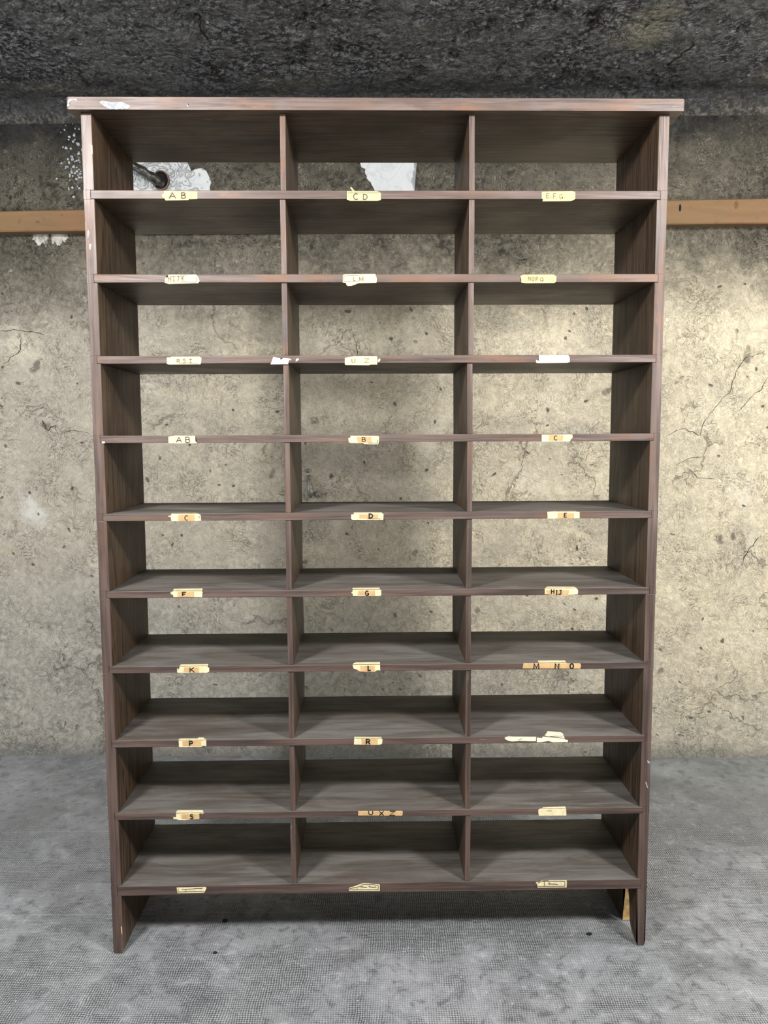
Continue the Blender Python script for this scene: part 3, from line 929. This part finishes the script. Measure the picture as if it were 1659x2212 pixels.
# ------------------------------------------------------------------ paper labels (millimetres on the shelf fronts)
LABELS = [
  (0,0,'A B','y',1,2.0,[[(-471.8,1791.8),(-398.5,1790.1),(-399.0,1774.4),(-417.9,1774.0),(-418.9,1772.2),(-468.8,1771.2),(-471.4,1775.3),(-476.4,1778.9),(-477.1,1784.2),(-472.5,1785.6)]],[],[],[('A',-460.9,1775.4,14.7,12.5),('B',-434.2,1775.9,9.6,12.1)],[]),
  (0,1,'C D','y',1,1.7,[[(-67.6,1791.4),(-0.2,1791.5),(7.7,1787.5),(7.6,1772.6),(2.5,1772.1),(2.0,1770.8),(-62.2,1770.7),(-63.1,1772.5),(-67.8,1773.0)],[(-59.6,1800.4),(-57.8,1800.4),(-50.4,1791.9),(-54.1,1791.4),(-59.2,1796.8)]],[],[],[('C',-53.3,1773.5,10.8,12.6),('D',-31.9,1773.6,9.4,11.3)],[[(-67.2,1787.9),(3.5,1788.0)]]),
  (0,2,'E.F.G.','y',2,1.2,[[(366.7,1790.6),(434.7,1792.5),(441.8,1790.2),(442.1,1775.3),(436.9,1772.6),(433.2,1770.8),(368.9,1770.2),(369.8,1774.3),(367.0,1776.1)]],[],[],[('E',377.0,1777.6,6.4,9.5),('.',386.8,1777.6,1.4,1.4),('F',392.5,1775.8,6.4,11.3),('.',399.0,1776.1,1.4,1.4),('G',407.0,1775.4,6.4,9.9),('.',417.3,1777.2,1.4,1.2)],[]),
  (1,0,'H I J K','p',2,1.2,[[(-468.6,1610.5),(-406.2,1611.0),(-403.4,1608.2),(-398.6,1597.2),(-402.0,1592.2),(-467.8,1590.4),(-476.6,1593.2),(-475.8,1604.1),(-469.2,1605.5)]],[],[],[('H',-468.7,1597.5,6.3,8.7),('I',-457.5,1597.5,3.1,9.1),('J',-449.1,1598.4,4.9,8.2),('K',-438.4,1597.5,5.4,10.0)],[[(-473.6,1602.5),(-463.3,1606.6),(-442.8,1607.5),(-425.0,1609.8)],[(-474.8,1595.2),(-404.9,1594.7),(-404.6,1607.5)]]),
  (1,1,'L M','p',2,1.4,[[(-78.1,1609.8),(-72.5,1611.7),(-5.8,1612.1),(-4.0,1608.0),(-2.1,1601.5),(-3.1,1592.8),(-43.5,1591.9),(-44.5,1591.3),(-59.5,1586.0),(-67.5,1585.5),(-70.8,1588.7),(-71.7,1592.9),(-78.7,1593.3)]],[],[],[('L',-55.2,1597.7,4.8,8.2),('M',-42.1,1596.7,9.9,8.7)],[[(-42.4,1609.6),(-67.8,1609.4),(-76.2,1606.4),(-76.3,1595.7),(-43.5,1595.4)]]),
  (1,2,'N O P Q','y',2,1.2,[[(320.6,1607.3),(324.3,1608.2),(326.2,1610.0),(397.2,1610.5),(398.6,1608.2),(402.4,1607.2),(402.6,1595.7),(398.9,1592.0),(332.6,1591.6),(323.6,1593.0),(323.0,1601.3)]],[],[],[('N',338.9,1597.4,6.0,8.7),('O',347.4,1596.9,5.1,8.3),('P',356.0,1596.0,5.1,9.2),('Q',365.9,1596.0,7.5,7.8)],[]),
  (2,0,'R S T','p',2,1.2,[[(-477.0,1428.0),(-468.0,1428.4),(-467.0,1430.3),(-403.1,1430.1),(-402.2,1428.2),(-398.9,1427.8),(-400.6,1415.2),(-402.6,1412.9),(-473.2,1412.6),(-477.4,1414.4)]],[],[],[('R',-454.9,1416.6,7.3,7.9),('S',-441.3,1417.0,6.8,7.9),('T',-427.2,1416.5,7.3,7.9)],[[(-451.2,1415.7),(-406.0,1415.1)]]),
  (2,3,'','w',1,1.1,[[(-237.2,1429.2),(-231.1,1427.4),(-221.2,1426.4),(-220.8,1421.7),(-215.0,1426.9),(-201.8,1425.9),(-197.1,1423.5),(-198.1,1420.7),(-200.9,1423.5),(-204.4,1412.8),(-243.6,1412.4)],[(-186.2,1424.0),(-181.9,1426.1),(-179.2,1422.6),(-186.8,1417.9)]],[],[],[],[]),
  (2,1,'U..Z','p',2,1.3,[[(-75.5,1426.5),(-56.1,1430.2),(-3.5,1430.1),(-1.6,1426.8),(-2.1,1411.4),(-16.4,1411.4),(-21.1,1410.0),(-74.3,1410.6),(-75.7,1412.9)],[(-1.1,1421.2),(4.1,1425.9),(5.0,1421.2),(2.2,1417.0),(-0.7,1417.9)]],[],[],[('U',-60.4,1415.6,8.1,8.4),('.',-49.5,1417.0,1.0,0.9),('.',-44.8,1417.0,1.0,0.9),('.',-40.0,1417.0,1.0,0.9),('.',-35.8,1416.9,1.0,0.9),('Z',-30.6,1416.5,9.5,7.9)],[]),
  (2,2,'','w',1,1.1,[[(365.9,1431.5),(432.8,1431.4),(435.8,1426.7),(436.4,1415.9),(430.7,1414.0),(361.3,1413.7),(358.9,1416.1),(359.8,1421.2),(366.1,1418.4)]],[],[],[],[]),
  (3,0,'A B','p',1,1.6,[[(-479.1,1250.3),(-462.9,1253.0),(-417.8,1252.4),(-417.7,1239.5),(-414.4,1238.6),(-414.4,1235.7),(-458.7,1235.4),(-479.1,1236.0)]],[],[],[('A',-461.1,1237.8,12.2,11.3),('B',-440.3,1237.3,10.3,12.3)],[]),
  (3,1,'B','p',0,1.5,[[(-69.0,1245.7),(-64.7,1246.1),(-64.2,1250.9),(-1.0,1250.2),(1.4,1247.3),(0.3,1233.0),(-2.1,1231.1),(-32.7,1231.7),(-34.6,1234.1),(-64.3,1234.7),(-68.6,1236.6)]],[],[[(-49.9,1248.3),(-17.3,1248.1),(-14.5,1235.0),(-47.6,1235.1)]],[('B',-38.0,1237.7,8.2,9.7)],[[(-2.2,1241.6),(-2.3,1234.0),(-24.1,1233.9)]]),
  (3,2,'C','p',0,1.6,[[(374.9,1251.5),(444.9,1251.7),(446.4,1249.3),(446.0,1243.5),(441.7,1240.7),(440.8,1235.9),(375.1,1235.7)]],[],[[(392.1,1251.4),(424.5,1249.8),(424.2,1237.9),(389.9,1238.0)]],[('C',403.5,1238.9,7.8,10.0)],[]),
  (4,0,'C','p',0,1.5,[[(-417.6,1074.6),(-410.7,1071.1),(-409.7,1057.5),(-413.0,1057.5),(-414.0,1057.1),(-424.6,1056.6),(-477.8,1057.0),(-479.0,1066.2),(-484.7,1067.2),(-484.6,1069.1),(-477.9,1070.0),(-477.3,1074.6)]],[[(-478.9,5.3),(-421.0,6.8),(-417.4,-2.2),(-477.1,-2.2)]],[[(-461.4,1071.9),(-424.0,1072.2),(-423.9,1056.9),(-461.8,1057.4)]],[('C',-447.1,1059.1,8.0,10.3)],[[(-413.9,1068.8),(-414.0,1063.0)]]),
  (4,1,'D','p',0,2.5,[[(6.4,1074.6),(7.3,1072.0),(10.7,1070.1),(10.1,1057.9),(8.7,1057.2),(-61.9,1057.7),(-64.3,1059.8),(-64.3,1069.5),(-58.0,1070.5),(-57.9,1074.6)]],[[(-58.1,4.7),(6.4,0.8),(6.4,-2.2),(-57.9,-2.2)]],[[(-45.4,1070.0),(-0.9,1070.0),(-2.4,1060.5),(-45.0,1060.2)]],[('D',-23.2,1061.6,8.8,9.2)],[[(-27.1,1059.5),(5.8,1059.3)]]),
  (4,2,'E','p',0,1.8,[[(390.8,1073.2),(409.1,1074.6),(457.2,1074.6),(457.6,1073.3),(465.9,1072.7),(466.2,1058.1),(391.5,1057.5)]],[[(408.8,-2.2),(413.8,1.3),(458.3,3.7),(456.9,-2.2)]],[[(416.0,1071.1),(453.1,1069.4),(452.8,1057.9),(414.3,1058.1)]],[('E',429.7,1060.9,6.2,9.2)],[]),
  (5,0,'F','p',0,2.3,[[(-411.2,894.3),(-411.6,890.8),(-409.7,889.8),(-411.7,887.8),(-412.0,878.9),(-478.3,879.5),(-479.6,884.9),(-484.4,886.4),(-484.8,890.4),(-479.9,892.3),(-479.1,894.3)]],[[(-482.9,20.5),(-415.8,23.0),(-411.0,-2.2),(-478.9,-2.2)]],[[(-468.1,892.3),(-430.4,892.5),(-430.2,879.6),(-469.0,879.9)]],[('F',-457.6,881.5,9.0,9.3)],[]),
  (5,1,'G','p',0,2.3,[[(1.1,894.3),(1.1,894.0),(4.5,891.5),(4.5,880.6),(2.0,878.2),(-61.4,878.7),(-62.4,885.1),(-65.3,886.1),(-64.3,888.6),(-62.3,888.6),(-62.3,894.3)]],[[(-62.7,16.9),(0.9,17.0),(1.1,-2.2),(-62.3,-2.2)]],[[(-48.6,891.6),(-9.6,891.8),(-9.7,879.4),(-51.2,880.7)]],[('G',-32.3,880.0,7.3,10.5)],[]),
  (5,2,'H I J','p',0,2.0,[[(387.7,893.6),(388.8,894.3),(460.5,894.3),(463.6,892.0),(466.1,887.0),(465.3,878.5),(444.1,877.7),(442.2,875.2),(434.3,875.8),(388.0,879.1)]],[[(388.7,-2.2),(397.3,14.3),(460.5,9.2),(460.4,-2.2)]],[[(390.6,889.2),(444.3,888.8),(443.0,876.3),(390.8,879.2)]],[('H',402.4,880.3,7.2,10.9),('I',413.3,878.7,4.3,9.9),('J',419.7,878.6,7.2,10.4)],[]),
  (6,0,'K','p',0,1.9,[[(-402.9,715.2),(-403.5,712.4),(-400.1,710.9),(-400.4,700.8),(-404.3,699.8),(-404.8,698.8),(-467.9,698.9),(-475.2,700.0),(-475.0,709.1),(-470.1,709.0),(-468.7,715.2)]],[[(-469.5,2.4),(-469.1,10.8),(-404.9,12.2),(-402.8,-2.2),(-468.6,-2.2)]],[[(-458.6,712.1),(-423.0,711.8),(-423.8,699.2),(-459.9,701.1)]],[('K',-445.6,700.1,11.1,11.5)],[]),
  (6,1,'L','p',0,2.6,[[(-63.7,714.3),(-63.1,715.2),(0.9,715.2),(1.2,699.5),(-2.2,701.1),(-9.6,699.6),(-10.6,697.6),(-46.1,698.5),(-51.0,701.5),(-61.8,705.7)]],[[(-63.1,-2.2),(-61.0,10.0),(-54.2,14.9),(1.0,14.9),(0.9,-2.2)]],[[(-46.0,711.3),(-11.5,711.9),(-11.6,699.3),(-45.1,700.1)]],[('L',-27.9,700.7,7.0,11.0)],[]),
  (6,2,'M N O','p',0,2.6,[[(441.2,715.2),(442.5,713.2),(376.5,714.0),(375.9,715.2)],[(340.2,714.5),(473.9,712.7),(476.4,708.2),(475.1,700.1),(337.9,701.9)]],[[(377.3,15.7),(442.2,14.7),(441.1,-2.2),(375.8,-2.2)]],[[(340.6,714.3),(473.2,712.5),(475.8,708.3),(474.4,700.6),(338.4,702.4)]],[('M',364.0,701.5,12.7,11.8),('N',414.1,701.0,10.2,11.9),('O',449.9,700.7,8.7,11.6)],[]),
  (7,0,'P','p',0,2.5,[[(-411.5,536.0),(-411.9,520.6),(-419.3,521.7),(-423.3,518.7),(-476.1,518.8),(-476.6,536.0)]],[[(-477.3,0.9),(-475.4,7.3),(-433.5,6.2),(-431.9,12.6),(-419.7,11.0),(-417.2,3.9),(-412.3,1.7),(-411.5,-2.2),(-476.5,-2.2)]],[[(-467.2,533.8),(-423.8,533.8),(-423.1,521.0),(-467.5,521.5)]],[('P',-451.6,521.5,8.4,11.5)],[]),
  (7,1,'R','p',0,2.6,[[(3.7,536.0),(3.9,533.9),(5.9,532.3),(4.9,522.1),(-0.6,519.0),(-61.8,520.2),(-61.3,536.0)]],[[(-61.4,6.1),(3.5,3.0),(3.7,-2.2),(-61.3,-2.2)]],[[(-44.3,534.2),(-6.0,533.2),(-5.6,520.6),(-43.4,521.0)]],[('R',-33.5,520.9,9.6,11.7)],[]),
  (7,2,'','w',1,1.0,[[(297.3,533.0),(304.3,536.0),(313.1,536.0),(315.9,535.3),(372.4,534.1),(371.9,523.5),(355.7,523.7),(334.0,524.6),(314.8,523.6),(307.6,524.9),(298.5,529.3)],[(374.2,532.2),(386.8,530.8),(388.0,534.5),(439.8,529.0),(442.3,526.5),(448.9,525.1),(448.4,520.8),(412.3,520.6),(401.4,523.8),(383.4,520.9),(374.3,521.0)],[(438.5,536.0),(441.0,530.2),(403.1,536.0)]],[[(304.3,-2.2),(308.0,1.1),(313.0,-2.2)],[(406.3,28.6),(436.9,21.3),(439.8,13.2),(438.5,-2.2),(403.1,-2.2),(393.6,1.8),(402.0,17.5)]],[],[],[[(330.4,526.3),(339.7,531.8)]]),
  (8,0,'S','p',0,2.2,[[(-422.0,356.3),(-421.7,355.3),(-424.7,352.7),(-432.7,353.3),(-433.0,340.3),(-456.0,340.0),(-466.0,338.1),(-480.9,338.3),(-488.3,341.0),(-494.8,341.1),(-494.6,345.3),(-488.2,345.2),(-487.8,356.3)]],[[(-488.8,1.7),(-487.8,12.2),(-478.8,12.0),(-427.3,10.6),(-422.0,-2.2),(-487.8,-2.2)]],[[(-474.9,353.3),(-433.1,352.6),(-433.4,340.8),(-475.2,341.3)]],[('S',-454.6,341.5,7.3,10.3)],[]),
  (8,1,'U X Z','p',0,1.9,[[(-53.0,354.7),(52.5,353.8),(54.0,350.7),(52.4,342.3),(-53.5,344.2)]],[],[[(-52.5,354.7),(52.1,353.7),(53.4,351.0),(51.9,342.9),(-53.0,344.8)]],[('U',-28.4,346.1,10.6,8.8),('X',-2.3,343.8,10.1,10.7),('Z',22.3,343.8,12.6,10.4)],[]),
  (8,2,'','p',2,0.8,[[(380.4,352.8),(387.5,356.3),(446.8,356.3),(447.6,354.5),(448.4,337.7),(382.1,338.0),(380.5,344.9)]],[[(387.5,-2.2),(394.1,3.1),(447.1,6.0),(446.8,-2.2)]],[],[],[[(398.8,352.6),(401.9,348.9),(404.9,351.5),(407.0,349.1),(410.0,351.9),(412.0,349.1)]]),
  (9,0,'','p',0,1.2,[[(-491.9,168.3),(-422.5,168.8),(-420.6,165.6),(-424.9,156.1),(-427.9,154.6),(-490.3,153.9),(-491.5,163.0)]],[],[],[],[[(-425.6,158.4),(-488.4,157.5),(-488.2,165.8)],[(-469.8,164.4),(-470.0,157.5)],[(-480.7,164.1),(-464.6,164.3),(-443.5,165.9),(-430.4,165.8)]]),
  (9,1,'','p',0,1.2,[[(-77.3,158.4),(-74.2,162.6),(-68.2,163.6),(-43.8,172.3),(-29.6,172.1),(-17.5,170.3),(-2.3,168.5),(-2.3,153.0),(-76.8,154.1)]],[],[],[],[[(-75.3,157.2),(-5.9,156.5),(-5.8,166.4),(-17.5,169.8),(-43.8,170.2),(-49.9,165.1),(-74.2,160.2),(-75.3,157.2)],[(-56.8,162.0),(-56.8,157.2)],[(-47.9,163.0),(-46.7,165.9),(-45.5,162.9),(-43.8,164.2),(-42.6,165.9),(-42.6,162.7),(-41.4,163.9),(-41.4,162.7),(-39.8,163.9),(-39.6,162.6),(-38.2,163.9),(-38.0,162.6),(-36.5,163.9),(-36.2,162.6),(-33.7,163.3),(-33.7,161.5)],[(-28.1,162.7),(-28.6,165.3),(-26.1,165.6),(-25.1,162.8),(-23.1,163.7),(-22.8,162.4),(-21.1,163.6),(-20.8,162.3),(-19.0,163.6),(-18.7,162.3),(-17.0,163.6),(-16.7,162.3),(-15.0,163.5),(-14.7,162.3),(-12.9,165.4),(-12.7,162.2),(-10.4,162.4)]]),
  (9,2,'','p',0,1.2,[[(380.1,166.7),(392.6,173.3),(407.5,173.3),(452.0,173.1),(452.6,168.8),(452.3,154.9),(381.8,155.4)],[(377.0,167.8),(382.1,170.9),(381.1,167.7),(379.6,164.5)]],[[(392.5,-2.2),(392.7,-2.1),(407.5,-2.2)]],[],[],[[(382.5,159.0),(447.8,158.3),(447.6,171.2),(392.5,172.3),(382.4,167.3)],[(397.4,171.9),(397.6,158.8)],[(408.4,163.7),(408.4,168.0),(410.9,167.5),(412.0,165.3),(410.5,163.5),(408.4,163.7)],[(413.5,165.3),(413.8,163.4),(415.2,165.2),(416.1,163.4),(417.6,165.7),(418.3,163.4),(419.9,165.5),(420.7,163.3),(422.2,165.1),(423.0,163.3),(424.7,164.8),(425.8,163.3),(427.3,164.7),(428.3,163.2),(431.4,163.6)]]),
]


def arc(cx, cy, rx, ry, a0, a1, n=14):
    return [(cx + rx * math.cos(math.radians(a0 + (a1 - a0) * i / n)), cy + ry * math.sin(math.radians(a0 + (a1 - a0) * i / n))) for i in range(n + 1)]


GLYPH = {
    'A': [[(0, 0), (0.5, 1), (1, 0)], [(0.2, 0.36), (0.8, 0.36)]],
    'B': [[(0.08, 0), (0.08, 1)], [(0.08, 1), (0.5, 1)] + arc(0.5, 0.77, 0.34, 0.23, 90, -90) + [(0.08, 0.54)],
          [(0.5, 0.54)] + arc(0.55, 0.27, 0.40, 0.27, 90, -90) + [(0.08, 0)]],
    'C': [arc(0.55, 0.5, 0.5, 0.5, 48, 312, 22)],
    'D': [[(0.08, 0), (0.08, 1), (0.40, 1)] + arc(0.40, 0.5, 0.56, 0.5, 90, -90, 18) + [(0.08, 0)]],
    'E': [[(1, 1), (0.08, 1), (0.08, 0), (1, 0)], [(0.08, 0.52), (0.8, 0.52)]],
    'F': [[(1, 1), (0.08, 1), (0.08, 0)], [(0.08, 0.52), (0.75, 0.52)]],
    'G': [arc(0.52, 0.5, 0.48, 0.5, 45, 330, 22) + [(0.95, 0.42), (0.55, 0.42)], [(0.95, 0.42), (0.95, 0.02)]],
    'H': [[(0.08, 0), (0.08, 1)], [(0.92, 0), (0.92, 1)], [(0.08, 0.5), (0.92, 0.5)]],
    'I': [[(0.5, 0), (0.5, 1)], [(0.1, 1), (0.9, 1)], [(0.1, 0), (0.9, 0)]],
    'J': [[(0.3, 1), (1, 1)], [(0.8, 1), (0.8, 0.3)] + arc(0.42, 0.3, 0.38, 0.3, 0, -160)],
    'K': [[(0.08, 0), (0.08, 1)], [(0.9, 1), (0.12, 0.46)], [(0.3, 0.58), (1, 0)]],
    'L': [[(0.1, 1), (0.1, 0), (1, 0)]],
    'M': [[(0.04, 0), (0.1, 1), (0.5, 0.15), (0.9, 1), (0.96, 0)]],
    'N': [[(0.08, 0), (0.08, 1), (0.92, 0), (0.92, 1)]],
    'O': [arc(0.5, 0.5, 0.46, 0.5, 0, 360, 26)],
    'P': [[(0.1, 0), (0.1, 1), (0.5, 1)] + arc(0.5, 0.74, 0.42, 0.26, 90, -90) + [(0.1, 0.48)]],
    'Q': [arc(0.48, 0.52, 0.46, 0.48, 0, 360, 26), [(0.6, 0.3), (1, -0.05)]],
    'R': [[(0.1, 0), (0.1, 1), (0.5, 1)] + arc(0.5, 0.75, 0.42, 0.25, 90, -90) + [(0.1, 0.5)], [(0.5, 0.5), (1, 0)]],
    'S': [arc(0.5, 0.76, 0.40, 0.24, 25, 270, 16) + arc(0.5, 0.27, 0.44, 0.27, 90, -155, 16)],
    'T': [[(0.0, 1), (1, 1)], [(0.5, 1), (0.5, 0)], [(0.15, 0), (0.8, 0)]],
    'U': [[(0.06, 1), (0.06, 0.42)] + arc(0.5, 0.42, 0.44, 0.42, 180, 360, 14) + [(0.94, 1)]],
    'X': [[(0, 0), (1, 1)], [(0, 1), (1, 0)]],
    'Z': [[(0.05, 1), (1, 1), (0, 0), (1, 0)]],
    '.': [[(0, 0.5), (1, 0.5)]],
}
PMAT = {'y': M_PAPERY, 'p': M_PAPER, 'w': M_PAPERW}
PWORD = {'y': 'yellow card label', 'p': 'yellowed paper label', 'w': 'torn pale paper label'}
BAY = ['left', 'middle', 'right', 'left']
for row, colm, desc, pc, ink, lw, fronts, tops, tapes, letters, lines in LABELS:
    bm = bmesh.new()
    for p in fronts:
        p = [(a / 1000, b / 1000) for a, b in p]
        add_prism(bm, p, 'y', -0.0022, -0.0011)
    for p in tops:
        p = [(a / 1000, b / 1000) for a, b in p]
        add_prism(bm, p, 'z', ZT[row] - 0.0004, ZT[row] + 0.0007)
    lab = mesh_obj('paper_label', bm, PMAT[pc], unit)
    lab['label'] = (PWORD[pc] + ' lettered ' + desc.replace(' ', '').replace('..', ' to ')) if desc else (
        'printed paper label with a ruled frame' if row == 9 else PWORD[pc] + ' without letters')
    for p in tapes:
        bm = bmesh.new()
        add_prism(bm, [(a / 1000, b / 1000) for a, b in p], 'y', -0.0027, -0.0021)
        mesh_obj('tape_strip', bm, M_TAPE, lab)['label'] = 'brown paper tape'
    if (row, colm) == (6, 1):
        bm = bmesh.new()
        add_prism(bm, [(-0.0535, 0.7040), (-0.0490, 0.7036), (-0.0410, 0.6990), (-0.0275, 0.6980), (-0.0275, 0.6965), (-0.0525, 0.6985)], 'y', -0.0020, -0.0011)
        mesh_obj('red_scrap', bm, M_RED, lab)['label'] = 'scrap of red paper'
    w = 1.15 * lw / 1000
    for ch, x, z, ww, hh in letters:
        bm = bmesh.new()
        for st in GLYPH[ch]:
            add_stroke(bm, [(x / 1000 + a * ww / 1000, z / 1000 + b * hh / 1000) for a, b in st],
                       w if ch != '.' else min(w, abs(hh) / 1000), -0.0032, -0.0021)
        mesh_obj('letter' if ch != '.' else 'dot', bm, M_INK[ink], lab)
    for st in lines:
        bm = bmesh.new()
        add_stroke(bm, [(a / 1000, b / 1000) for a, b in st], 0.0007, -0.0030, -0.0021)
        mesh_obj('printed_line', bm, M_INK[ink], lab)

# ------------------------------------------------------------------ crumbs on the floor
CR = [((-0.402, 0.118), 0.0065, 'dark crumb on the floor under the shelving, towards its left foot'),
      ((-0.403, -0.005), 0.0045, 'tiny dark crumb on the floor in line with the front edges of the shelving'),
      ((0.524, 0.044), 0.0055, 'dark crumb on the floor beside the right foot of the shelving')]
for (x, y), r, lb in CR:
    bm = bmesh.new()
    bmesh.ops.create_icosphere(bm, subdivisions=2, radius=r, matrix=Matrix.Diagonal((1.2, 0.7, 0.6, 1)))
    for v in bm.verts:
        v.co *= random.uniform(0.75, 1.2)
    lo = min(v.co.z for v in bm.verts)
    for v in bm.verts:
        v.co.z -= lo
    c = mesh_obj('crumb', bm, M_CRUMB)
    c.location = (x, y, 0.0)
    tag(c, lb, 'crumb', 'crumbs on the floor')
